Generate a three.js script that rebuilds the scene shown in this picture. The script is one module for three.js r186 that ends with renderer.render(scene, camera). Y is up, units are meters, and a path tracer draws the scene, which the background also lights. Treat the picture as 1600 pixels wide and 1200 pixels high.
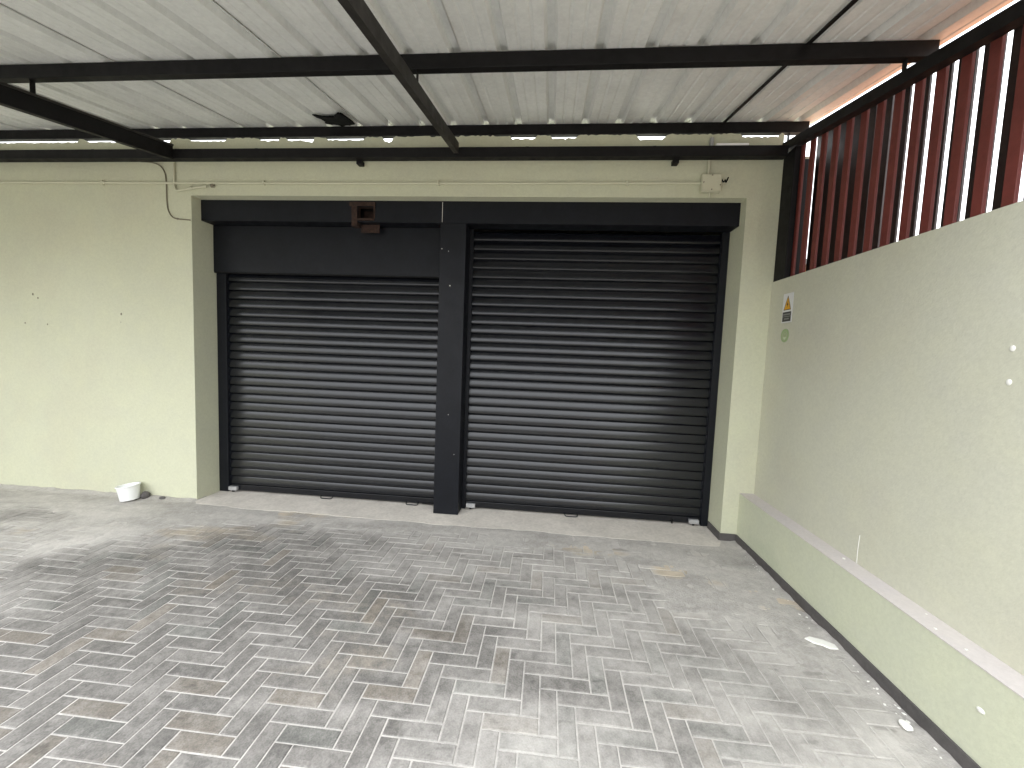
import * as THREE from 'three';
import { mergeGeometries } from 'three/addons/utils/BufferGeometryUtils.js';
import { RoundedBoxGeometry } from 'three/addons/geometries/RoundedBoxGeometry.js';

// ---------------------------------------------------------------- camera, sky, sun, exposure
const scene = new THREE.Scene();
const camera = new THREE.PerspectiveCamera(87.2, 4 / 3, 0.05, 400);
camera.rotation.order = 'YXZ';
camera.position.set(0.291, 1.45, 3.338);
camera.rotation.set(-0.074, 0.088, 0.039);
camera.updateMatrixWorld();

const SUN_DIR = new THREE.Vector3(0.15, 1, -0.2).normalize();
const SKY_STRENGTH = 2.1;
{
  const W = 256, H = 128, d = new Float32Array(W * H * 4);
  for (let j = 0; j < H; j++) for (let i = 0; i < W; i++) {
    const el = ((j + 0.5) / H - 0.5) * Math.PI, s = Math.max(0, Math.sin(el));
    const k = SKY_STRENGTH * (1 + 2 * s) / 3;              // even overcast: three times brighter overhead than at the horizon
    const o = (j * W + i) * 4;
    d[o] = 0.95 * k; d[o + 1] = 0.98 * k; d[o + 2] = 1.02 * k; d[o + 3] = 1;
    if (el < 0) { d[o] = 0.3; d[o + 1] = 0.29; d[o + 2] = 0.27; }
  }
  const t = new THREE.DataTexture(d, W, H, THREE.RGBAFormat, THREE.FloatType);
  t.mapping = THREE.EquirectangularReflectionMapping; t.magFilter = THREE.LinearFilter; t.minFilter = THREE.LinearFilter; t.needsUpdate = true;
  scene.background = t; scene.environment = t;
}
const sun = new THREE.DirectionalLight(new THREE.Color(1, 0.95, 0.86), 0.9);
sun.position.copy(SUN_DIR).multiplyScalar(30); sun.castShadow = true; sun.shadow.radius = 24;
sun.shadow.camera.left = -16; sun.shadow.camera.right = 16; sun.shadow.camera.top = 16; sun.shadow.camera.bottom = -16; sun.shadow.camera.far = 80;
sun.shadow.mapSize.set(4096, 4096);
scene.add(sun, sun.target);

const renderer = new THREE.WebGLRenderer({ antialias: true });
renderer.toneMapping = THREE.LinearToneMapping;
renderer.toneMappingExposure = 3.6;
renderer.shadowMap.enabled = true;

// ---------------------------------------------------------------- helpers
function rng(seed) { let a = seed >>> 0; return () => { a = (a + 0x6D2B79F5) >>> 0; let t = Math.imul(a ^ (a >>> 15), 1 | a); t = (t + Math.imul(t ^ (t >>> 7), 61 | t)) ^ t; return ((t ^ (t >>> 14)) >>> 0) / 4294967296; }; }
function hash(i, j, s = 0) { let h = Math.imul(i | 0, 374761393) ^ Math.imul(j | 0, 668265263) ^ Math.imul(s | 0, 2246822519); h = Math.imul(h ^ (h >>> 13), 1274126177); h ^= h >>> 16; return (h >>> 0) / 4294967296; }
const mod = (a, n) => ((a % n) + n) % n;
function vnoise(x, y, s, px = 0, py = 0) {
  const i = Math.floor(x), j = Math.floor(y), u = x - i, v = y - j, a = u * u * (3 - 2 * u), b = v * v * (3 - 2 * v);
  const X = (k) => px ? mod(k, px) : k, Y = (k) => py ? mod(k, py) : k;
  const p = hash(X(i), Y(j), s), q = hash(X(i + 1), Y(j), s), r = hash(X(i), Y(j + 1), s), t = hash(X(i + 1), Y(j + 1), s);
  return p + (q - p) * a + (r - p) * b + (p - q - r + t) * a * b;
}
function fbm(x, y, s, oct = 4, px = 0, py = 0) { let v = 0, a = 0.5, n = 0; for (let o = 0; o < oct; o++) { v += a * vnoise(x, y, s + o * 17, px, py); n += a; x *= 2; y *= 2; px *= 2; py *= 2; a *= 0.5; } return v / n; }
const clamp = (v, a = 0, b = 1) => Math.min(b, Math.max(a, v));
const smooth = (a, b, v) => { const t = clamp((v - a) / (b - a)); return t * t * (3 - 2 * t); };
const toS = (v) => { v = clamp(v); return 255 * (v <= 0.0031308 ? 12.92 * v : 1.055 * Math.pow(v, 1 / 2.4) - 0.055); };
function colourTex(W, H, fn) {
  const d = new Uint8Array(W * H * 4), c = [0, 0, 0];
  for (let j = 0; j < H; j++) for (let i = 0; i < W; i++) { fn(i, j, c); const o = (j * W + i) * 4; d[o] = toS(c[0]); d[o + 1] = toS(c[1]); d[o + 2] = toS(c[2]); d[o + 3] = 255; }
  const t = new THREE.DataTexture(d, W, H); t.colorSpace = THREE.SRGBColorSpace; t.wrapS = t.wrapT = THREE.RepeatWrapping; t.magFilter = THREE.LinearFilter; t.minFilter = THREE.LinearMipmapLinearFilter; t.generateMipmaps = true; t.needsUpdate = true; return t;
}
function greyTex(W, H, fn) {
  const d = new Uint8Array(W * H * 4);
  for (let j = 0; j < H; j++) for (let i = 0; i < W; i++) { const v = clamp(fn(i, j)) * 255, o = (j * W + i) * 4; d[o] = d[o + 1] = d[o + 2] = v; d[o + 3] = 255; }
  const t = new THREE.DataTexture(d, W, H); t.wrapS = t.wrapT = THREE.RepeatWrapping; t.magFilter = THREE.LinearFilter; t.minFilter = THREE.LinearMipmapLinearFilter; t.generateMipmaps = true; t.needsUpdate = true; return t;
}
const RGB = (r, g, b) => new THREE.Color().setRGB(r, g, b);
const used = {};
function numbered(n) { const k = used[n] = (used[n] ?? -1) + 1; return k ? n + '_' + String(k).padStart(3, '0') : n; }
function thing(name, label, category, base = [0, 0, 0], group) {
  const o = new THREE.Group(); o.name = numbered(name); o.position.set(...base); o.userData = { label, category }; if (group) o.userData.group = group; scene.add(o); return o;
}
function structure(name, base = [0, 0, 0]) { const o = new THREE.Group(); o.name = numbered(name); o.position.set(...base); o.userData = { kind: 'structure' }; scene.add(o); return o; }
// a part whose geometry is given in world metres; it is shifted to its parent's base
function worldOf(o) { const v = new THREE.Vector3(); while (o && o !== scene) { v.add(o.position); o = o.parent; } return v; }
function part(parent, name, geo, mat, label) {
  const b = worldOf(parent); geo.translate(-b.x, -b.y, -b.z);
  const m = new THREE.Mesh(geo, mat); m.name = name; m.castShadow = m.receiveShadow = true; if (label) m.userData.label = label; parent.add(m); return m;
}
// uv in metres from position and the way a face points
function metreUV(g, s = 1) {
  if (!g.attributes.normal) g.computeVertexNormals();
  const p = g.attributes.position, n = g.attributes.normal, uv = new Float32Array(p.count * 2);
  for (let i = 0; i < p.count; i++) {
    const ax = Math.abs(n.getX(i)), ay = Math.abs(n.getY(i)), az = Math.abs(n.getZ(i)), x = p.getX(i), y = p.getY(i), z = p.getZ(i);
    if (az >= ax && az >= ay) { uv[2 * i] = x * s; uv[2 * i + 1] = y * s; } else if (ax >= ay) { uv[2 * i] = z * s; uv[2 * i + 1] = y * s; } else { uv[2 * i] = x * s; uv[2 * i + 1] = z * s; }
  }
  g.setAttribute('uv', new THREE.BufferAttribute(uv, 2)); return g;
}
function bx(x0, x1, y0, y1, z0, z1) { const g = new THREE.BoxGeometry(x1 - x0, y1 - y0, z1 - z0); g.translate((x0 + x1) / 2, (y0 + y1) / 2, (z0 + z1) / 2); return metreUV(g); }
function rbx(x0, x1, y0, y1, z0, z1, r = 0.003, s = 2) { const g = new RoundedBoxGeometry(x1 - x0, y1 - y0, z1 - z0, s, r); g.translate((x0 + x1) / 2, (y0 + y1) / 2, (z0 + z1) / 2); return metreUV(g); }
function tube(pts, r, seg = 24, rad = 8) { return new THREE.TubeGeometry(new THREE.CatmullRomCurve3(pts.map((p) => new THREE.Vector3(...p)), false, 'centripetal'), seg, r, rad, false); }
// box that follows the roof's fall: y offsets are below the roof line
const ROOF_H = 3.278, ROOF_S = -0.177;
const roofY = (z) => ROOF_H + ROOF_S * z;
function sloped(x0, x1, o0, o1, z0, z1) {
  const g = new THREE.BoxGeometry(1, 1, 1), p = g.attributes.position;
  for (let i = 0; i < p.count; i++) {
    const z = p.getZ(i) > 0 ? z1 : z0;
    p.setXYZ(i, p.getX(i) > 0 ? x1 : x0, roofY(z) + (p.getY(i) > 0 ? o1 : o0), z);
  }
  g.computeVertexNormals(); return metreUV(g);
}

// ---------------------------------------------------------------- materials
const plasterBump = greyTex(512, 512, (i, j) => 0.5 * fbm(i / 4, j / 4, 5, 2, 128, 128) + 0.35 * fbm(i / 21.33, j / 21.33, 9, 3, 24, 24) + 0.15 * hash(i, j, 3));
plasterBump.repeat.set(1 / 0.9, 1 / 0.9);
function plaster(r, g, b, seed, dirt = [0.5, 0.46, 0.36], amount = 0.16) {
  const t = colourTex(1024, 1024, (i, j, c) => {
    const big = fbm(i / 256, j / 256, seed, 4, 4, 4) - 0.5, mid = fbm(i / 42.667, j / 42.667, seed + 40, 3, 24, 24) - 0.5, fine = hash(i, j, seed) - 0.5, grain = fbm(i / 4, j / 4, seed + 77, 2, 256, 256) - 0.5;
    const k = 1 + 0.10 * big + 0.05 * mid + 0.05 * fine + 0.10 * grain, w = amount * smooth(0.52, 0.75, fbm(i / 128, j / 128, seed + 90, 4, 8, 8));
    c[0] = (r * (1 - w) + dirt[0] * w) * k; c[1] = (g * (1 - w) + dirt[1] * w) * k; c[2] = (b * (1 - w) + dirt[2] * w) * (k - 0.05 * mid);
  });
  t.repeat.set(1 / 3.1, 1 / 3.1);
  return new THREE.MeshStandardMaterial({ map: t, roughness: 0.82, bumpMap: plasterBump, bumpScale: 0.0010 });
}
const M = {};
M.cream = plaster(0.555, 0.56, 0.42, 11);
M.greenish = plaster(0.55, 0.545, 0.44, 23);
M.plinth = plaster(0.55, 0.565, 0.43, 35, [0.42, 0.46, 0.33], 0.35);
M.ledge = plaster(0.56, 0.52, 0.50, 47);
M.conduit = new THREE.MeshStandardMaterial({ color: RGB(0.56, 0.555, 0.42), roughness: 0.6 });
function painted(r, g, b, seed, rough, amt, extra = {}, rv = 0.4) {
  const t = colourTex(512, 512, (i, j, c) => {
    const k = 1 + amt * ((fbm(i / 64, j / 64, seed, 4, 8, 8) - 0.5) * 1.3 + (hash(i, j, seed) - 0.5) * 0.5 + (fbm(i / 8, j / 8, seed + 7, 2, 64, 64) - 0.5));
    c[0] = r * k; c[1] = g * k; c[2] = b * k;
  });
  t.repeat.set(1 / 1.1, 1 / 1.1);
  const rt = greyTex(256, 256, (i, j) => rough * (1 - 0.3 * rv + rv * (fbm(i / 16, j / 16, seed + 3, 4, 16, 16) - 0.2)));
  rt.repeat.set(1 / 0.8, 1 / 0.8);
  return new THREE.MeshPhysicalMaterial({ map: t, roughness: 1, roughnessMap: rt, ...extra });
}
M.shutter = painted(0.0046, 0.0054, 0.0080, 61, 0.21, 0.5, {}, 0.25);
M.blackPaint = painted(0.0062, 0.0072, 0.0105, 71, 0.5, 0.4, { specularIntensity: 0.5 });
M.steel = painted(0.006, 0.0055, 0.006, 81, 0.6, 0.6, { specularIntensity: 0.5 });
M.rafter = painted(0.022, 0.019, 0.016, 91, 0.6, 0.8);
M.roof = painted(0.80, 0.805, 0.785, 101, 0.5, 0.12);
M.redSlat = painted(0.16, 0.035, 0.028, 111, 0.55, 0.25);
M.shadedSlat = painted(0.028, 0.020, 0.018, 121, 0.6, 0.4);  // outer slats: their backlit shade is put into this darker colour
M.skirting = painted(0.085, 0.078, 0.076, 131, 0.75, 0.35);
M.rust = painted(0.034, 0.017, 0.012, 141, 0.9, 0.9);
M.concrete = painted(0.58, 0.54, 0.485, 151, 0.95, 0.22);
M.galv = new THREE.MeshStandardMaterial({ color: RGB(0.42, 0.42, 0.42), roughness: 0.55, metalness: 0.3 });
M.whitePlastic = new THREE.MeshStandardMaterial({ color: RGB(0.82, 0.83, 0.82), roughness: 0.35 });
M.whitePlaster = new THREE.MeshStandardMaterial({ color: RGB(0.78, 0.77, 0.72), roughness: 0.9 });
M.cable = new THREE.MeshStandardMaterial({ color: RGB(0.20, 0.18, 0.13), roughness: 0.7 });
M.membrane = painted(0.0035, 0.0035, 0.0035, 161, 0.9, 0.8, { side: THREE.DoubleSide, specularIntensity: 0.3 });
M.terracotta = painted(0.42, 0.16, 0.075, 171, 0.9, 0.3);
M.earth = painted(0.40, 0.19, 0.10, 181, 0.95, 0.3);

// ---------------------------------------------------------------- ground and paving
const XL = -2.86, XR = 1.75, XC = 1.984, HEAD = 2.714, ZL = -0.098;
const FX0 = -6.2, FX1 = 2.0, FZ0 = -0.1, FZ1 = 4.0;             // brick paved area that is built brick by brick
{
  const g = structure('ground');
  const y = -0.03, hole = new THREE.Path(), s = new THREE.Shape();
  s.moveTo(-150, -150); s.lineTo(150, -150); s.lineTo(150, 150); s.lineTo(-150, 150);
  const sheet = new THREE.ShapeGeometry(s); sheet.rotateX(-Math.PI / 2); sheet.translate(0, y, 0); metreUV(sheet);
  part(g, 'ground_sheet', sheet, painted(0.27, 0.25, 0.225, 191, 0.95, 0.3));
  part(g, 'yard_paving', bx(-12, 2.0, -0.026, -0.004, FZ1 + 0.01, 12), painted(0.27, 0.26, 0.24, 193, 0.9, 0.4), 'pale paved yard in front of the canopy');
  part(g, 'added_red_earth', bx(2.3, 30, -0.026, -0.006, -30, 30), M.earth, 'added red earth beside the boundary wall for orange bounce light');  // ground added here to bounce orange light onto the roof edge
}
const BW = 0.0741, BX0 = 0.169, BZ0 = 1.076;
function brickAt(x, z) {                                          // herringbone 3 : 1, laid square to the walls
  const i = Math.floor((x - BX0) / BW), j = Math.floor((z - BZ0) / BW), m = mod(j - i, 6);
  return m < 3 ? [1, i, j - m] : [0, j, i - (5 - m)];              // along z : column, first row | along x : row, first column
}
const brickTone = (k) => hash(k[1] + 500, k[2] + 500, 7 + k[0]);
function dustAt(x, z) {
  // drifts of pale dust swept up against the walls, thinner towards the left
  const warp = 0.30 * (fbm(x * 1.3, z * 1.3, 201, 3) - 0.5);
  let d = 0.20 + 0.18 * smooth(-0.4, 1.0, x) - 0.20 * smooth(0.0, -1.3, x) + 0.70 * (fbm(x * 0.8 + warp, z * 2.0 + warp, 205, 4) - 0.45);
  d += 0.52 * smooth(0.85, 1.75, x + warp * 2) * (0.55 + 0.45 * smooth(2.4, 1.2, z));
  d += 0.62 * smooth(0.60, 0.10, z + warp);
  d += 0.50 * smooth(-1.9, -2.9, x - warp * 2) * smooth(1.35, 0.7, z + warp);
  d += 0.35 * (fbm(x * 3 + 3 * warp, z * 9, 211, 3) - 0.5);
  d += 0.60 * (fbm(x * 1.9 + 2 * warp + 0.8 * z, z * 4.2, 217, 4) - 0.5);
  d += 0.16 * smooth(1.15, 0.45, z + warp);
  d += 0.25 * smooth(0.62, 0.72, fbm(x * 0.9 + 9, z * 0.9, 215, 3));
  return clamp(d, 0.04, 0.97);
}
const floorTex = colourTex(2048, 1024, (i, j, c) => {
  const x = FX0 + (i + 0.5) / 2048 * (FX1 - FX0), z = FZ0 + (j + 0.5) / 1024 * (FZ1 - FZ0);
  const k = brickAt(x, z), t = brickTone(k), hue = hash(k[1], k[2], 91);
  const f = 0.85 * (0.82 + 0.36 * t), g1 = 1 + 0.40 * (hash(i, j, 5) - 0.5) + 0.40 * (fbm(i / 4, j / 4, 221, 2) - 0.5);
  let r = 0.158 * f * g1, g = 0.148 * f * g1, b = 0.136 * f * g1;
  if (hue > 0.93) { r *= 1.06; b *= 0.92; } else if (hue < 0.12) { r *= 0.97; g *= 1.01; }
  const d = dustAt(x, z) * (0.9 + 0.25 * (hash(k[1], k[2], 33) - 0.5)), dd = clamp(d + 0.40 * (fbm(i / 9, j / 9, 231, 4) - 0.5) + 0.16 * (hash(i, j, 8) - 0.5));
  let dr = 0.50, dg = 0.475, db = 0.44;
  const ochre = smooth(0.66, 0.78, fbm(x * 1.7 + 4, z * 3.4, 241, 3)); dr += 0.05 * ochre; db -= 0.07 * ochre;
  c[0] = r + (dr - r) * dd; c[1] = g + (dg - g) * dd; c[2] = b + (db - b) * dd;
  const stain = smooth(0.73, 0.80, fbm(x * 7, z * 22, 251, 4)); c[0] *= 1 - 0.25 * stain; c[1] *= 1 - 0.25 * stain; c[2] *= 1 - 0.25 * stain;
});
const jointTex = colourTex(1024, 512, (i, j, c) => {
  const x = FX0 + (i + 0.5) / 1024 * (FX1 - FX0), z = FZ0 + (j + 0.5) / 512 * (FZ1 - FZ0);
  const k = 0.9 + 0.2 * hash(i, j, 12) + 0.55 * (fbm(x * 2.6 + z, z * 8, 261, 4) - 0.5) + 0.25 * (fbm(x * 30, z * 30, 263, 2) - 0.5);
  c[0] = 0.405 * k; c[1] = 0.384 * k; c[2] = 0.355 * k;
});
const floorBump = greyTex(512, 512, (i, j) => 0.6 * fbm(i / 8, j / 8, 271, 3, 64, 64) + 0.4 * hash(i, j, 273));
floorBump.repeat.set(20, 10);
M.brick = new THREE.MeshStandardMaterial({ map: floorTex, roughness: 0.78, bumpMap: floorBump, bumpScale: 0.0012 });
M.joint = new THREE.MeshStandardMaterial({ map: jointTex, roughness: 0.95, bumpMap: floorBump, bumpScale: 0.003 });
const floorUV = (x, z) => [(x - FX0) / (FX1 - FX0), (z - FZ0) / (FZ1 - FZ0)];
function setFloorUV(g) { const p = g.attributes.position, uv = new Float32Array(p.count * 2); for (let i = 0; i < p.count; i++) { const q = floorUV(p.getX(i), p.getZ(i)); uv[2 * i] = q[0]; uv[2 * i + 1] = q[1]; } g.setAttribute('uv', new THREE.BufferAttribute(uv, 2)); return g; }
function brickGeo(x0, x1, z0, z1, top, tx, tz) {
  const c = 0.0035, P = [], I = [], cx = (x0 + x1) / 2, cz = (z0 + z1) / 2, Y = (x, z) => top + (x - cx) * tx + (z - cz) * tz;
  const ring = (a, dy) => { const q = [[x0 + a, z0 + a], [x1 - a, z0 + a], [x1 - a, z1 - a], [x0 + a, z1 - a]]; const s = P.length / 3; for (const [x, z] of q) P.push(x, Y(x, z) + dy, z); return s; };
  const t = ring(c, 0); I.push(t, t + 2, t + 1, t, t + 3, t + 2);
  const band = (a0, d0, a1, d1) => { for (let k = 0; k < 4; k++) { const q0 = ring(a0, d0), q1 = ring(a1, d1), n = (k + 1) % 4; I.push(q0 + k, q0 + n, q1 + n, q0 + k, q1 + n, q1 + k); } };
  band(c, 0, 0, -0.0022); band(0, -0.0022, 0, -0.02);
  const g = new THREE.BufferGeometry(); g.setAttribute('position', new THREE.Float32BufferAttribute(P, 3)); g.setIndex(I);
  const n = g.toNonIndexed(); n.computeVertexNormals(); return setFloorUV(n);
}
{
  const floor = structure('paved_floor');
  // sand in the joints; where dust has drifted thick it lies over the bricks and against the walls
  const bed = new THREE.PlaneGeometry(FX1 - FX0, FZ1 - FZ0, 512, 256); bed.rotateX(-Math.PI / 2); bed.translate((FX0 + FX1) / 2, 0, (FZ0 + FZ1) / 2); setFloorUV(bed);
  { const p = bed.attributes.position;
    for (let i = 0; i < p.count; i++) {
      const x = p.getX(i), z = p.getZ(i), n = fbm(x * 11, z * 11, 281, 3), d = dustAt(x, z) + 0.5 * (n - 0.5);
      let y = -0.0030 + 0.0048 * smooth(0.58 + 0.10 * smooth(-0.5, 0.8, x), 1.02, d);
      if (x < XL) y += 0.016 * Math.pow(smooth(0.10, 0.0, z), 2) * (0.4 + 1.2 * n);
      y += 0.012 * Math.pow(smooth(1.80, 1.866, x), 2) * clamp(2.4 * n - 0.8);
      p.setY(i, y);
    }
    bed.computeVertexNormals(); }
  part(floor, 'joint_sand', bed, M.joint);
  const list = [], seen = new Set();
  const i0 = Math.floor((FX0 - BX0) / BW), i1 = Math.ceil((FX1 - BX0) / BW), j0 = Math.floor((FZ0 - BZ0) / BW), j1 = Math.ceil((FZ1 - BZ0) / BW);
  const v = new THREE.Vector3();
  for (let j = j0; j < j1; j++) for (let i = i0; i < i1; i++) {
    const k = brickAt(BX0 + (i + 0.5) * BW, BZ0 + (j + 0.5) * BW), id = k.join(); if (seen.has(id)) continue; seen.add(id);
    let a = k[0] ? [k[1], k[1] + 1, k[2], k[2] + 3] : [k[2], k[2] + 3, k[1], k[1] + 1];
    let x0 = BX0 + a[0] * BW, x1 = BX0 + a[1] * BW, z0 = BZ0 + a[2] * BW, z1 = BZ0 + a[3] * BW;
    const J = 0.0033 + 0.0015 * (hash(k[1], k[2], 55) - 0.5);
    x0 += J; x1 -= J; z0 += J; z1 -= J;
    x1 = Math.min(x1, 1.872); x0 = Math.max(x0, FX0); z0 = Math.max(z0, 0.004); z1 = Math.min(z1, FZ1); if (x1 - x0 < 0.02 || z1 - z0 < 0.02) continue;
    const cx = (x0 + x1) / 2, cz = (z0 + z1) / 2, h = (s) => hash(k[1], k[2], s) - 0.5;
    const g = brickGeo(x0, x1, z0, z1, 0.0012 * h(61), 0.008 * h(62), 0.008 * h(63));
    v.set(cx, 0, cz).applyMatrix4(camera.matrixWorldInverse); const depth = -v.z; v.applyMatrix4(camera.projectionMatrix);
    const inView = depth > 0.1 && Math.abs(v.x) < 1 && Math.abs(v.y) < 1;
    list.push({ g, size: inView ? (x1 - x0) * (z1 - z0) / (depth * depth * depth) : 0 });
  }
  list.sort((p, q) => q.size - p.size);
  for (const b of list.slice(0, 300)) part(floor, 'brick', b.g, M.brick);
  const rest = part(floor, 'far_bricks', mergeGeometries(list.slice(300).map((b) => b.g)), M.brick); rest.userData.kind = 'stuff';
  // poured concrete sill in front of the shutters, with a ragged front edge
  const r = rng(5), s = new THREE.Shape(); s.moveTo(-2.858, 0.42); s.lineTo(1.746, 0.42);
  s.lineTo(1.746, -0.03);
  for (let x = 1.70; x > -2.84; x -= 0.06) s.lineTo(x, -(0.115 + 0.03 * (fbm(x * 2, 1, 301, 3) - 0.5) * 2 + 0.012 * (r() - 0.5) - 0.04 * smooth(-2.2, -2.8, x)));
  s.lineTo(-2.858, -0.02);
  const g = new THREE.ExtrudeGeometry(s, { depth: 0.02, bevelEnabled: false });
  g.rotateX(-Math.PI / 2); g.translate(0, -0.0172, 0); metreUV(g);
  part(floor, 'concrete_sill', g, M.concrete, 'pale dusty concrete strip in front of the shutters');
}

// ---------------------------------------------------------------- back wall with the wide opening
{
  const w = thing('building_wall', 'long cream plastered wall behind the canopy with one wide shutter opening', 'wall', [XL, 0, 0]);
  part(w, 'left_wall', bx(-9, XL, 0, 3.02, -0.30, 0), M.cream);
  part(w, 'pier', bx(XR, XC + 0.23, 0, 3.02, -0.30, 0), M.cream, 'narrow cream pier in the right corner');
  part(w, 'wall_head', bx(XL, XR, HEAD, 3.02, -0.30, 0), M.cream);
  // top course, broken along its upper edge so that daylight shows under the roof here and there
  const open = [[-6, -3.92], [-3.86, -3.42], [-3.30, -3.05], [-2.86, -2.52], [-2.22, -2.05], [-1.99, -1.74], [-1.62, -1.30], [-1.14, -1.06], [-0.09, 0.12], [0.24, 0.43], [0.90, 1.12], [1.68, 1.95]];
  const deep = [[-3.12, -3.05], [-1.80, -1.74], [-1.14, -1.06], [0.92, 1.10]];
  const s = new THREE.Shape(), r = rng(9); s.moveTo(-9, 3.02); s.lineTo(XC, 3.02);
  const inside = (x, a) => a.some(([p, q]) => x >= p && x <= q);
  for (let x = XC; x > -9; x -= 0.02) s.lineTo(x, (inside(x, deep) ? 3.150 : inside(x, open) ? 3.164 : 3.187) + 0.013 * (r() - 0.5) * (0.4 + fbm(x * 9, 2, 77, 2)));
  s.lineTo(-9, 3.02);
  const g = new THREE.ExtrudeGeometry(s, { depth: 0.2, bevelEnabled: false }); g.translate(0, 0, -0.2); metreUV(g);
  part(w, 'top_course', g, M.cream);
  part(w, 'rear_wall', bx(-9, XC + 0.23, 0, 2.9, -4.2, -4), M.cream);
  part(w, 'roof_slab', bx(-9, XC + 0.23, 2.9, 3.0, -4.2, -0.302), M.concrete);
  part(w, 'side_wall', bx(XC, XC + 0.23, 0, 2.9, -4, -0.302), M.cream);
  part(w, 'side_wall', bx(-9, -8.8, 0, 2.9, -4, -0.302), M.cream);
  for (const [x, y, q] of [[-4.451, 1.827, 0.008], [-4.40, 1.794, 0.007], [-3.564, 1.673, 0.008], [-4.545, 1.562, 0.006], [-4.313, 1.557, 0.006], [-3.57, 1.60, 0.004]]) {
    const h = new THREE.SphereGeometry(q, 8, 6); h.scale(1, 1.4, 0.5); h.translate(x, y, 0); part(w, 'nail_hole', h, M.cable);
  }
  part(w, 'skirting', rbx(XR - 0.004, 1.868, 0, 0.062, 0, 0.008, 0.002), M.skirting);
  part(w, 'skirting', rbx(XR - 0.012, XR - 0.001, 0, 0.062, -0.235, 0.006, 0.002), M.skirting);
}

// ---------------------------------------------------------------- black lintel and post between the shutters
const POST0 = -0.674, POST1 = -0.45;
{
  const s = thing('door_surround', 'black painted steel lintel and centre post framing the two shutters', 'door frame', [POST0, 0, ZL]);
  // lintel with a square cut-out at the rusty opening
  const L = new THREE.Shape(); L.moveTo(XL, 2.533); L.lineTo(XR, 2.533); L.lineTo(XR, HEAD - 0.001); L.lineTo(XL, HEAD - 0.001);
  const h = new THREE.Path(); h.moveTo(-1.405, 2.565); h.lineTo(-1.405, 2.665); h.lineTo(-1.262, 2.665); h.lineTo(-1.262, 2.565); L.holes.push(h);
  const lg = new THREE.ExtrudeGeometry(L, { depth: 0.012, bevelEnabled: false }); lg.translate(0, 0, ZL - 0.012); metreUV(lg);
  part(s, 'lintel', lg, M.blackPaint);
  part(s, 'lintel_soffit', bx(XL, XR, 2.533, 2.545, -0.262, ZL - 0.0125), M.blackPaint);
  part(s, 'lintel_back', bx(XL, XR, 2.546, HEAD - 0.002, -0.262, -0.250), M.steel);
  part(s, 'post', rbx(POST0, POST1, 0.006, 2.532, -0.262, ZL + 0.002, 0.004), M.blackPaint);
  const sc = bx(-0.6605, -0.6575, 2.54, 2.705, ZL, ZL + 0.0015); part(s, 'paint_chip', sc, M.whitePlaster, 'thin pale scratch in the black lintel');
  for (const [x, y, q] of [[-0.577, 2.012, 0.006], [-0.597, 2.30, 0.003], [-0.655, 2.32, 0.004], [-0.56, 0.9, 0.003], [-0.50, 0.55, 0.003]]) { const d = new THREE.SphereGeometry(q, 8, 6); d.scale(1, 1, 0.4); d.translate(x, y, ZL + 0.003); part(s, 'paint_chip', d, M.whitePlaster); }
}
{
  const b = thing('rusty_box', 'small rusty open steel box set in the black lintel above left shutter', 'box', [-1.36, 2.46, ZL]);
  part(b, 'top_plate', bx(-1.475, -1.245, 2.666, 2.70, ZL - 0.06, ZL + 0.012), M.rust);
  part(b, 'side_plate', bx(-1.455, -1.406, 2.50, 2.665, ZL - 0.06, ZL + 0.010), M.rust);
  part(b, 'shelf', bx(-1.405, -1.255, 2.545, 2.564, ZL - 0.09, ZL + 0.014), M.rust, 'pale worn rusty lip of the box');
  part(b, 'side_plate', bx(-1.261, -1.248, 2.566, 2.664, ZL - 0.09, ZL + 0.006), M.rust);
  part(b, 'back_plate', bx(-1.404, -1.262, 2.566, 2.664, ZL - 0.13, ZL - 0.12), M.rust);
  part(b, 'lower_plate', bx(-1.40, -1.235, 2.462, 2.531, ZL - 0.07, ZL - 0.06), M.rust);
}

// ---------------------------------------------------------------- roller shutters
function slatGeo(x0, x1, pitch) {
  const pr = [[-0.004, -0.008], [0.0005, -0.006], [0.0022, -0.001], [0.005, 0.0050], [0.0085, 0.0085], [0.0125, 0.0104], [0.0165, 0.0110]];
  let y = 0.0165, z = 0.0110; const n = 9, dy = (pitch - 0.003 - y) / n;
  for (let k = 0; k < n; k++) { const a = THREE.MathUtils.degToRad(3 + 19 * (k + 0.5) / n); y += dy; z -= dy * Math.tan(a); pr.push([y, z]); }
  pr.push([pitch - 0.0012, -0.005], [pitch + 0.001, -0.009]);
  const P = [], I = [], nx = 8;
  for (let a = 0; a <= nx; a++) for (const [y, z] of pr) P.push(x0 + (x1 - x0) * a / nx, y, z);
  const m = pr.length; for (let a = 0; a < nx; a++) for (let k = 0; k < m - 1; k++) { const q = a * m + k; I.push(q, q + m, q + m + 1, q, q + m + 1, q + 1); }
  const g = new THREE.BufferGeometry(); g.setAttribute('position', new THREE.Float32BufferAttribute(P, 3)); g.setIndex(I); g.computeVertexNormals();
  const uv = new Float32Array(P.length / 3 * 2); for (let i = 0; i < P.length / 3; i++) { uv[2 * i] = P[3 * i]; uv[2 * i + 1] = P[3 * i + 1]; } g.setAttribute('uv', new THREE.BufferAttribute(uv, 2));
  return g;
}
const SP = 0.0815, ZS = -0.282;
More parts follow.
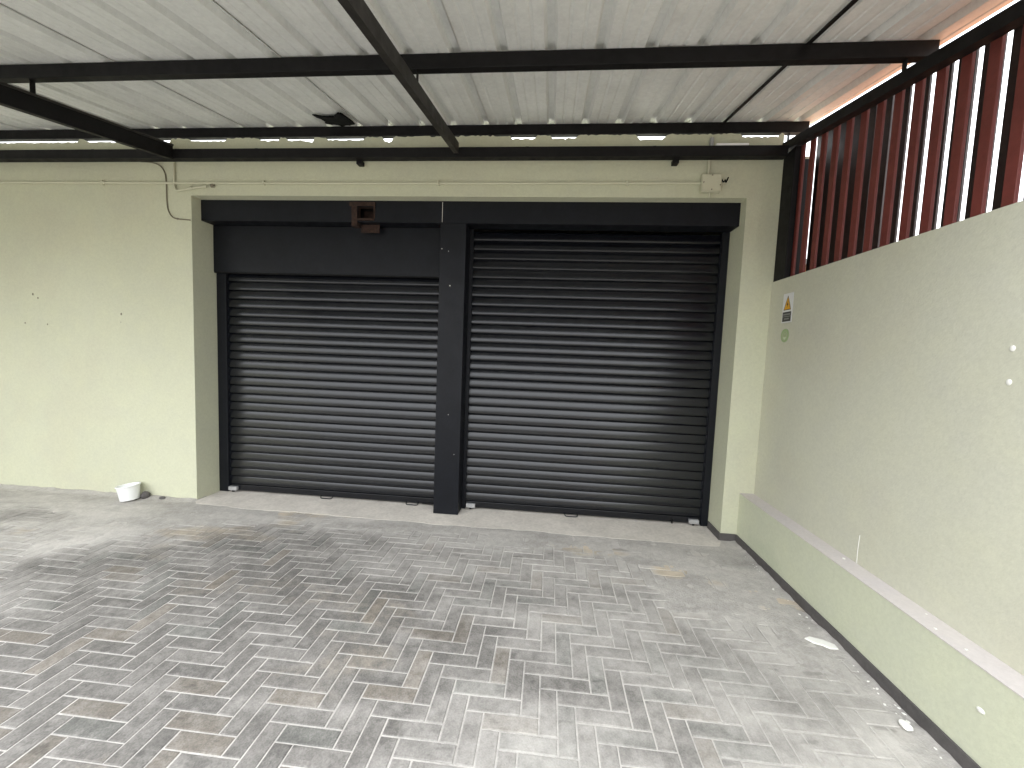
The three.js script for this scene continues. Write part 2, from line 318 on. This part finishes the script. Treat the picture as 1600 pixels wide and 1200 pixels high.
function shutter(label, x0, x1, top, guides, seed) {
  const t = thing('roller_shutter', label, 'shutter', [(x0 + x1) / 2, 0.006, ZS], 'black roller shutters');
  const r = rng(seed), cx = (x0 + x1) / 2, variants = [0, 1, 2].map(() => slatGeo(x0 - cx, x1 - cx, SP));
  variants.forEach((g, k) => { const uv = g.attributes.uv; for (let i = 0; i < uv.count; i++) uv.setY(i, uv.getY(i) + 0.31 * k + 0.17 * seed); });
  const n = Math.floor((top - 0.075) / SP);
  for (let k = 0; k < n; k++) {
    const m = new THREE.Mesh(variants[Math.floor(r() * 3)], M.shutter); m.name = 'slat'; m.castShadow = m.receiveShadow = true;
    m.position.set(0, 0.066 + k * SP, 0.003 * (r() - 0.5)); m.rotation.x = 0.05 * (r() - 0.5); m.rotation.z = 0.0009 * (r() - 0.5); t.add(m);
  }
  part(t, 'bottom_rail', rbx(x0, x1, 0.020, 0.074, ZS - 0.012, ZS + 0.012, 0.004), M.shutter);
  for (const [g0, g1] of guides) part(t, 'guide', rbx(g0, g1, 0.006, 2.532, ZS - 0.03, -0.252, 0.003), M.blackPaint);
  return t;
}
function lock(t, x, kind) {
  if (kind === 'lump') {
    const g = part(t, 'shoot_bolt', rbx(x, x + 0.085, 0.022, 0.060, ZS + 0.013, ZS + 0.045, 0.006, 3), M.galv, 'pale grey bolt housing at the shutter foot'); part(g, 'bolt', rbx(x + 0.03, x + 0.05, 0.007, 0.021, ZS + 0.02, ZS + 0.036, 0.003), M.steel);
  } else {
    part(t, 'hasp', tube([[x, 0.03, ZS + 0.014], [x + 0.004, 0.012, ZS + 0.034], [x + 0.055, 0.0105, ZS + 0.042], [x + 0.11, 0.012, ZS + 0.034], [x + 0.114, 0.03, ZS + 0.014]], 0.0045, 20, 6), M.blackPaint);
  }
}
{
  const t = shutter('shorter black left roller shutter with a black hood box above it', -2.775, -0.70, 2.16, [[XL + 0.002, -2.762], [-0.716, POST0 - 0.001]], 3);
  const hood = part(t, 'hood', rbx(XL + 0.002, POST0 - 0.001, 2.108, 2.531, -0.275, -0.222, 0.004), M.blackPaint, 'flat black hood panel over the left shutter');
  part(hood, 'hood_shadow_strip', bx(XL + 0.004, POST0 - 0.003, 2.100, 2.107, -0.27, -0.226), M.steel);  // shadow line under the hood, made as a dark strip
  lock(t, -2.755, 'lump'); lock(t, -1.82, 'hasp'); lock(t, -0.98, 'hasp');
  part(t, 'bolt', rbx(-0.83, -0.72, 0.020, 0.030, ZS + 0.013, ZS + 0.022, 0.002), M.steel);
}
{
  const t = shutter('taller black right roller shutter running up to the lintel', -0.43, 1.712, 2.53, [[POST1 + 0.001, -0.418], [1.690, XR - 0.002]], 8);
  lock(t, -0.408, 'lump'); lock(t, 0.50, 'hasp'); lock(t, 1.585, 'lump');
  part(t, 'bolt', rbx(1.44, 1.452, 0.007, 0.05, ZS + 0.013, ZS + 0.024, 0.002), M.steel);
}

// ---------------------------------------------------------------- right boundary wall
const XO = 2.214, WTOP = 2.08, XP = 1.875;
{
  const w = thing('boundary_wall', 'pale green grey plastered side wall with a low plinth and dark skirting', 'wall', [XC, 0, 3]);
  part(w, 'wall', bx(XC, XO, 0, WTOP, 0.001, 7), M.greenish);
  const p = part(w, 'plinth', bx(XP, XC - 0.001, 0, 0.400, 0.001, 7), M.plinth, 'low green tinted plinth along the wall foot');
  part(p, 'ledge', bx(XP - 0.003, XC - 0.001, 0.4005, 0.405, 0.001, 7), M.ledge, 'dusty pinkish grey top of the plinth');
  part(w, 'skirting', rbx(XP - 0.009, XP - 0.0005, 0, 0.062, 0.009, 7, 0.002), M.skirting, 'dark grey skirting strip');
  for (const [y, z, q] of [[1.542, 1.692, 0.011], [1.418, 1.694, 0.011]]) { const g = new THREE.SphereGeometry(q, 12, 8); g.scale(0.35, 1.1, 0.9); g.translate(XC, y, z); part(w, 'filler_dab', g, M.whitePlaster, 'white dab of filler'); }
  { const g = new THREE.SphereGeometry(0.012, 12, 8); g.scale(0.5, 0.8, 1.2); g.translate(XP, 0.253, 1.845); part(w, 'filler_dab', g, M.whitePlaster); }
  part(w, 'paint_run', tube([[XC, 0.405, 1.09], [XC, 0.46, 1.088], [XC, 0.56, 1.092]], 0.0022, 8, 5), M.whitePlaster);
  const r = rng(77); for (let k = 0; k < 4; k++) { const g = new THREE.IcosahedronGeometry(0.003 + 0.005 * r(), 0); g.scale(1, 0.5, 1.3); g.translate(1.90 + 0.06 * r(), 0.407, 1.0 + 0.9 * r()); part(w, 'mortar_crumb', g, M.whitePlaster); }
}
{
  const s = thing('slatted_screen', 'two rows of upright dark red slats standing on the side wall', 'screen', [XC, WTOP, 1.5]);
  const P = 0.1174;
  for (let k = -13; k < 42; k++) {
    const z0 = 1.534 + k * P, z1 = z0 + 0.047; if (z0 < 0.02 || z1 > 2.22) continue;
    const top = roofY(z1) - 0.170; if (top - WTOP < 0.08) continue;
    part(s, 'slat', rbx(2.036, 2.052, WTOP + 0.002, top, z0, z1, 0.003, 1), M.redSlat);
  }
  for (let k = -13; k < 42; k++) {
    const z1 = 1.184 + k * P, z0 = z1 - 0.085; if (z0 < 0.02 || z1 > 2.22) continue;
    const top = roofY(z1) - 0.09; if (top - WTOP < 0.08) continue;
    part(s, 'slat', rbx(2.196, 2.210, WTOP + 0.002, top, z0, z1, 0.003, 1), M.shadedSlat);
  }
  part(s, 'corner_post', rbx(1.99, 2.033, WTOP + 0.002, roofY(0.15) - 0.229, 0.004, 0.15, 0.004), M.steel);
  part(s, 'added_dark_plate', bx(1.995, 2.21, WTOP + 0.002, 3.0, 0.002, 0.0035), M.steel);  // added dark sheet that hides the pale pier face behind the slats
  part(s, 'rail', sloped(2.170, 2.194, -0.135, -0.095, 0.02, 2.22), M.shadedSlat);
  part(s, 'rail', bx(2.170, 2.194, WTOP + 0.004, WTOP + 0.04, 0.02, 2.22), M.shadedSlat);
}

// ---------------------------------------------------------------- steel canopy
const CX0 = -7.4, CX1 = 2.213, CZ0 = -0.12, CZ1 = 2.22;
const PURLINS = [-0.014, 1.025, 2.06, 2.20];
{
  const c = thing('canopy', 'black steel lean-to canopy with grey ribbed roof sheets', 'canopy', [-3, 0, 2.3]);
  // roof sheets: trapezoid ribs with two small stiffeners between, each lapped over its left neighbour
  const RP = 0.264, seams = []; for (let k = -5; k <= 2; k++) seams.push(-0.264 + k * 1.056);
  seams.unshift(CX0); seams.push(CX1);
  const ribs = []; for (let k = -40; k < 12; k++) ribs.push(0.228 + k * RP);
  function sheetGeo(xa, xb, lap) {
    const pr = [], add = (x, y) => { if (x >= xa - 1e-6 && x <= xb + 1e-6) pr.push([x, y]); };
    add(xa, 0);
    for (const r of ribs) {
      add(r - 0.034, 0.0); add(r - 0.018, 0.034); add(r + 0.018, 0.034); add(r + 0.034, 0.0);
      for (const q of [RP * 0.36, RP * 0.64]) { add(r + q - 0.011, 0.0); add(r + q - 0.005, 0.0045); add(r + q + 0.005, 0.0045); add(r + q + 0.011, 0.0); }
    }
    add(xb, 0); pr.sort((a, b) => a[0] - b[0]);
    const P = [], I = [], nz = 12;
    for (let s = 0; s < pr.length - 1; s++) {                        // flat facets: every strip has its own vertices
      const b0 = P.length / 3;
      for (let a = 0; a <= nz; a++) { const z = CZ0 + (CZ1 - CZ0) * a / nz, sag = 0.0018 * (fbm(z * 1.7, xa * 3, 401, 2) - 0.5); for (const e of [pr[s], pr[s + 1]]) P.push(e[0], roofY(z) + e[1] + sag + lap * 0.011 * (1 - (e[0] - xa) / (xb - xa)), z); }
      for (let a = 0; a < nz; a++) { const q = b0 + 2 * a; I.push(q, q + 2, q + 1, q + 1, q + 2, q + 3); }
    }
    const g = new THREE.BufferGeometry(); g.setAttribute('position', new THREE.Float32BufferAttribute(P, 3)); g.setIndex(I); g.computeVertexNormals(); return metreUV(g);
  }
  for (let k = 0; k < seams.length - 1; k++) part(c, 'roof_sheet', sheetGeo(k ? seams[k] - 0.085 : seams[k], seams[k + 1], k ? 1 : 0), M.roof);
  part(c, 'seam_strip', sloped(1.528, 1.550, -0.010, -0.0045, CZ0, CZ1), M.steel, 'black strip under a roof sheet joint');
  for (const z of PURLINS) {
    const y = roofY(z - 0.05); part(c, 'purlin', rbx(CX0, 2.165, y - 0.086, y - 0.0065, z - 0.05, z, 0.004), M.steel);
  }
  part(c, 'wall_beam', rbx(-9, XC - 0.012, 2.980, 3.055, 0.03, 0.10, 0.004), M.steel);
  const rafters = [];
  rafters.push(part(c, 'rafter', sloped(-0.524, -0.486, -0.255, -0.175, 0.101, CZ1 - 0.1), M.rafter, 'worn brown black rafter near the middle'));
  rafters.push(part(c, 'rafter', sloped(-2.968, -2.922, -0.29, -0.17, 0.101, CZ1 - 0.1), M.steel));
  part(c, 'rafter', sloped(-5.40, -5.355, -0.29, -0.17, 0.101, CZ1 - 0.1), M.steel);
  part(c, 'rafter_lip', sloped(-2.9215, -2.914, -0.186, -0.171, 0.101, CZ1 - 0.1), M.rafter);
  part(c, 'side_beam', sloped(XC - 0.010, 2.034, -0.228, -0.164, 0.002, CZ1 - 0.05), M.steel);
  for (const z of PURLINS.slice(1)) for (const x of [-0.522, -2.966, -5.395, 2.028]) { const y = roofY(z - 0.05); part(c, 'cleat', bx(x, x + 0.004, roofY(z) - 0.172, y - 0.0865, z - 0.04, z - 0.012), M.steel); }
  part(c, 'cleat', bx(2.028, 2.032, 3.116, 3.20, -0.05, -0.02), M.steel);
  part(c, 'added_rib_blocker', bx(CX0, CX1 - 0.01, roofY(CZ0) - 0.036, roofY(CZ0) + 0.05, CZ0 - 0.006, CZ0 - 0.001), M.steel);  // added strip that blocks sky light leaking through the ribs
  for (const x of [-1.322, 1.189]) part(c, 'bracket', rbx(x - 0.022, x + 0.022, 2.948, 2.980, 0.002, 0.06, 0.002), M.steel);
  for (const x of [-4.7, -3.7, -2.2, 0.05, 1.02]) part(c, 'bolt', bx(x - 0.012, x + 0.012, 3.0555, 3.068, 0.05, 0.074), M.steel);
  part(c, 'front_beam', bx(CX0, 1.96, roofY(2.1) - 0.27, roofY(2.1) - 0.17, 2.06, 2.11), M.steel);
  for (const x of [-7.3, -5.43]) part(c, 'post', rbx(x, x + 0.1, 0.003, roofY(2.0) - 0.291, 1.94, 2.04, 0.004), M.steel);
  // roofing screws along the purlins are hidden above the ribs
}
{
  // torn black roofing felt hanging through at a sheet joint
  const o = [[-1.585, 0.262], [-1.52, 0.235], [-1.455, 0.243], [-1.42, 0.248], [-1.375, 0.29], [-1.352, 0.296], [-1.348, 0.20], [-1.342, 0.09], [-1.40, 0.052], [-1.469, 0.05], [-1.53, 0.075], [-1.572, 0.10], [-1.565, 0.17]];
  const sh = new THREE.Shape(o.flatMap(([x, z], i) => { const [u, v] = o[(i + 1) % o.length], f = []; for (let k = 0; k < 4; k++) { const t = k / 4; f.push(new THREE.Vector2(x + (u - x) * t + 0.014 * (hash(i, k, 431) - 0.5), -(z + (v - z) * t + 0.022 * (hash(i, k, 433) - 0.5)))); } return f; })), g = new THREE.ExtrudeGeometry(sh, { depth: 0.006, steps: 1, bevelEnabled: true, bevelSize: 0.003, bevelThickness: 0.002, bevelSegments: 1 });
  g.rotateX(-Math.PI / 2); const p = g.attributes.position;
  for (let i = 0; i < p.count; i++) { const x = p.getX(i), z = p.getZ(i); p.setY(i, roofY(z) - 0.020 + p.getY(i) + 0.010 * (fbm(x * 22, z * 22, 421, 2) - 0.5)); }
  g.computeVertexNormals(); metreUV(g);
  const t = thing('torn_felt', 'ragged patch of torn black felt hanging under the roof sheets', 'felt', [-1.46, roofY(0.15), 0.15]);
  part(t, 'felt', g, M.membrane);
}

// ---------------------------------------------------------------- conduits, boxes and cables on the back wall
{
  const t = thing('long_conduit', 'thin cream conduit running level along the top of the wall', 'conduit', [-2, 2.817, 0.012]);
  part(t, 'pipe', tube([[-9, 2.815, 0.012], [-4.7, 2.815, 0.012], [-1.5, 2.812, 0.012], [1.392, 2.818, 0.012]], 0.0105, 40, 8), M.conduit);
  for (let x = -5.2; x < 1.3; x += 1.51) part(t, 'saddle', rbx(x - 0.008, x + 0.008, 2.797, 2.835, 0.0005, 0.026, 0.004), M.conduit);
  part(t, 'coupling', tube([[-3.72, 2.815, 0.012], [-3.66, 2.815, 0.012]], 0.0135, 4, 8), M.conduit);
}
{
  const t = thing('junction_box', 'square cream electrical box on the wall above the right shutter', 'electrical box', [1.465, 2.743, 0]);
  part(t, 'body', rbx(1.391, 1.538, 2.743, 2.876, 0.0005, 0.045, 0.008, 3), M.conduit);
  part(t, 'lid', rbx(1.397, 1.532, 2.749, 2.870, 0.0455, 0.052, 0.003), M.conduit);
  for (const [x, y] of [[1.465, 2.757], [1.465, 2.862], [1.404, 2.81], [1.526, 2.79]]) { const g = new THREE.CylinderGeometry(0.005, 0.005, 0.004, 8); g.rotateX(Math.PI / 2); g.translate(x, y, 0.0535); part(t, 'screw', g, M.cable); }
  part(t, 'spout', tube([[1.462, 2.743, 0.02], [1.464, 2.724, 0.02], [1.468, 2.715, 0.018]], 0.008, 6, 8), M.conduit);
}
{
  const t = thing('riser_conduit', 'short upright conduit between the junction box and roof', 'conduit', [1.447, 2.87, 0.014]);
  part(t, 'pipe', tube([[1.447, 2.876, 0.014], [1.447, 3.0, 0.014], [1.455, 3.165, 0.014]], 0.0115, 12, 8), M.conduit);
  part(t, 'coupling', tube([[1.452, 3.08, 0.014], [1.4545, 3.15, 0.014]], 0.0155, 6, 8), M.galv);
}
{
  const t = thing('bent_conduit', 'cream conduit dropping from the beam and bending right below the rafter', 'conduit', [-2.99, 2.75, 0.014]);
  part(t, 'pipe', tube([[-3.008, 3.14, 0.034], [-3.006, 2.99, 0.016], [-3.004, 2.83, 0.014], [-3.001, 2.775, 0.014], [-2.985, 2.753, 0.014], [-2.95, 2.752, 0.014], [-2.83, 2.770, 0.014], [-2.70, 2.785, 0.014]], 0.0095, 48, 8), M.conduit);
  const e = part(t, 'end_cap', tube([[-2.66, 2.789, 0.014], [-2.632, 2.792, 0.014]], 0.015, 4, 10), M.cable); void e;
  part(t, 'coupling', tube([[-2.86, 2.768, 0.014], [-2.835, 2.772, 0.014]], 0.014, 4, 8), M.conduit);
}
{
  const t = thing('loose_cable', 'thin dark cable curving down the wall to the left end of the lintel', 'cable', [-3.07, 2.5, 0.008]);
  part(t, 'wire', tube([[-3.30, 2.985, 0.03], [-3.20, 2.982, 0.012], [-3.135, 2.955, 0.007], [-3.098, 2.90, 0.006], [-3.086, 2.80, 0.006], [-3.084, 2.66, 0.006], [-3.072, 2.58, 0.006], [-3.035, 2.528, 0.006], [-2.98, 2.512, 0.006], [-2.93, 2.508, 0.006], [-2.866, 2.503, 0.006]], 0.0052, 64, 6), M.cable);
  part(t, 'clip', rbx(-2.995, -2.98, 2.506, 2.520, 0.0005, 0.010, 0.002), M.cable);
}
{
  const t = thing('wire_hook', 'tiny dark bent wire on the wall beside the junction box', 'hook', [1.575, 2.825, 0.004]);
  part(t, 'wire', tube([[1.556, 2.850, 0.004], [1.566, 2.828, 0.005], [1.577, 2.846, 0.006], [1.583, 2.826, 0.005], [1.600, 2.866, 0.004]], 0.0042, 24, 6), M.steel);
}
{
  const t = thing('white_batten', 'short white plastic batten lying on the wall beam', 'batten', [1.577, 3.056, 0.08]);
  part(t, 'body', rbx(1.461, 1.693, 3.056, 3.073, 0.070, 0.098, 0.004), M.whitePlastic);
}

// ---------------------------------------------------------------- signs on the side wall
function canvasTex(w, h, draw) { const c = document.createElement('canvas'); c.width = w; c.height = h; draw(c.getContext('2d'), w, h); const t = new THREE.CanvasTexture(c); t.colorSpace = THREE.SRGBColorSpace; return t; }
{
  const t = thing('warning_sign', 'small white warning sign with yellow triangle on the side wall', 'sign', [XC, 1.752, 0.244]);
  const tex = canvasTex(256, 448, (g, w, h) => {
    g.fillStyle = '#dcdcdc'; g.fillRect(0, 0, w, h);
    g.lineJoin = 'round'; g.fillStyle = '#e0a521'; g.strokeStyle = '#4a3a14'; g.lineWidth = 12;
    g.beginPath(); g.moveTo(w / 2, 42); g.lineTo(w - 36, 250); g.lineTo(36, 250); g.closePath(); g.fill(); g.stroke();
    g.fillStyle = '#3a2a10'; g.beginPath(); g.moveTo(138, 110); g.lineTo(104, 176); g.lineTo(126, 176); g.lineTo(112, 226); g.lineTo(154, 160); g.lineTo(130, 160); g.closePath(); g.fill();
    g.fillStyle = '#2c2c2c'; g.fillRect(14, 284, w - 28, h - 300);
    g.fillStyle = '#9a9a98'; g.fillRect(14, 352, w - 28, 6);
    for (let k = 0; k < 8; k++) g.fillRect(34 + k * 24, 310, 14, 24);
    for (let k = 0; k < 5; k++) g.fillRect(64 + k * 27, 380, 16, 22);
  });
  part(t, 'plate', bx(XC - 0.004, XC - 0.0005, 1.752, 1.962, 0.185, 0.303), new THREE.MeshStandardMaterial({ color: RGB(0.6, 0.6, 0.6), roughness: 0.5 }));
  const f = new THREE.PlaneGeometry(0.116, 0.208); f.rotateY(-Math.PI / 2); f.translate(XC - 0.0046, 1.857, 0.244);
  part(t, 'print', f, new THREE.MeshStandardMaterial({ map: tex, roughness: 0.5 }));
}
{
  const t = thing('round_sticker', 'faded round green sticker below the warning sign', 'sticker', [XC, 1.61, 0.239]);
  const tex = canvasTex(256, 256, (g) => {
    g.fillStyle = '#a5ae8c'; g.fillRect(0, 0, 256, 256);
    g.strokeStyle = '#93ad79'; g.lineWidth = 26; g.beginPath(); g.arc(128, 128, 108, 0, 7); g.stroke();
    g.strokeStyle = '#8aa670'; g.lineWidth = 10; g.beginPath(); g.arc(128, 96, 40, 0, 7); g.stroke();
    g.fillStyle = '#c6d2b2'; g.beginPath(); g.moveTo(70, 160); g.lineTo(186, 160); g.lineTo(128, 214); g.closePath(); g.fill();
  });
  const g = new THREE.CylinderGeometry(0.049, 0.049, 0.0025, 40); g.rotateZ(Math.PI / 2); g.translate(XC - 0.0018, 1.66, 0.239);
  part(t, 'disc', g, new THREE.MeshStandardMaterial({ color: RGB(0.34, 0.40, 0.26), roughness: 0.55 }));
  const f = new THREE.CircleGeometry(0.048, 40); f.rotateY(-Math.PI / 2); f.translate(XC - 0.0034, 1.66, 0.239);
  part(t, 'print', f, new THREE.MeshStandardMaterial({ map: tex, roughness: 0.55 }));
}

// ---------------------------------------------------------------- tub by the left wall
{
  const t = thing('plastic_tub', 'white plastic tub tilted against an added dark stone by the left wall', 'tub', [-3.415, 0, 0.105]);
  const a = 0.12, pr = [[0.0, 0.004], [0.064, 0.004], [0.066, 0.0], [0.069, 0.003], [0.081, 0.122], [0.087, 0.122], [0.088, 0.132], [0.078, 0.132], [0.065, 0.008], [0.0, 0.008]].map(([x, y]) => new THREE.Vector2(x, y));
  const b = new THREE.LatheGeometry(pr, 48); b.rotateZ(a); b.computeBoundingBox(); b.translate(-3.415, -b.boundingBox.min.y + 0.001, 0.105);
  part(t, 'tub', b, M.whitePlastic);
}
function stone(name, label, cat, [x, z], [sx, sy, sz], mat, seed, group) {
  const t = thing(name, label, cat, [x, 0, z], group), g = new THREE.IcosahedronGeometry(1, 3), p = g.attributes.position;
  for (let i = 0; i < p.count; i++) { const k = 0.82 + 0.4 * fbm(p.getX(i) * 1.6 + 9, p.getY(i) * 1.6 + p.getZ(i) * 2.1 + 5, seed, 2); p.setXYZ(i, p.getX(i) * k * sx, p.getY(i) * k * sy, p.getZ(i) * k * sz); }
  g.computeBoundingBox(); g.computeVertexNormals(); g.translate(x, -g.boundingBox.min.y, z); metreUV(g); part(t, 'body', g, mat); return t;
}
stone('tub_shadow_blob', 'dark stone added for the shadow behind the white tub', 'stone', [-3.328, 0.045], [0.030, 0.034, 0.034], M.skirting, 501);  // dark lump added in place of the shadow beside the tub
stone('dark_clod', 'little dark clod of dirt right of the white tub', 'clod', [-3.17, 0.035], [0.028, 0.014, 0.018], M.skirting, 505);
stone('white_pebble', 'bright white pebble on the paving near the skirting', 'pebble', [1.797, 1.668], [0.018, 0.012, 0.024], M.whitePlaster, 511);
{
  const t = thing('plaster_flake', 'flat pale plaster flake on the paving beside the skirting', 'flake', [1.79, 0, 1.19]);
  const o = [[1.715, 1.165], [1.745, 1.150], [1.80, 1.168], [1.838, 1.195], [1.835, 1.225], [1.80, 1.226], [1.775, 1.205], [1.74, 1.195]];
  const g = new THREE.ExtrudeGeometry(new THREE.Shape(o.map(([x, z]) => new THREE.Vector2(x, -z))), { depth: 0.005, bevelEnabled: true, bevelSize: 0.003, bevelThickness: 0.002, bevelSegments: 1 });
  g.rotateX(-Math.PI / 2); g.translate(0, 0.003, 0); metreUV(g); part(t, 'flake', g, M.whitePlaster);
}
{
  const r = rng(321), g = [];
  for (let k = 0; k < 46; k++) { const q = new THREE.IcosahedronGeometry(0.0025 + 0.005 * r() * r(), 0); q.scale(1, 0.5, 1 + r()); q.rotateY(6 * r()); const z = 0.25 + 1.9 * r(); q.translate(1.858 - 0.09 * r() * r(), 0.0025, z); g.push(q); }
  const m = new THREE.Mesh(mergeGeometries(g), M.whitePlaster); m.name = 'plaster_crumbs'; m.userData = { label: 'scatter of pale plaster crumbs along the skirting', category: 'crumbs', kind: 'stuff' }; scene.add(m);
}

// ---------------------------------------------------------------- unseen surroundings, added for their effect on the light
{
  const h = thing('added_neighbour_house', 'added unseen terracotta house beyond the side wall', 'house', [9, 0, -8]);  // guessed house, added for orange light and to close the far slits
  part(h, 'wall', bx(5.2, 13, 0, 3.3, -13, -4.6), M.terracotta);
  part(h, 'roof', bx(4.9, 13.3, 3.301, 3.4, -13.3, -4.3), M.skirting);
}
{
  const h = thing('added_opposite_building', 'added unseen building across the yard to cut low sky light', 'building', [0, 0, 14]);  // added to cut low sky and steepen the gradient on the walls
  part(h, 'wall', bx(-18, 12, 0, 3.4, 13, 17), plaster(0.28, 0.265, 0.235, 59));
  const w = thing('added_far_wall', 'added unseen cream wall blocking sky light from the far left', 'wall', [-8, 0, 3]);  // added to keep side light off the left wall
  part(w, 'wall', bx(-9, -7.5, 0, 3.0, 0.002, 9), M.greenish);
}
renderer.render(scene, camera);
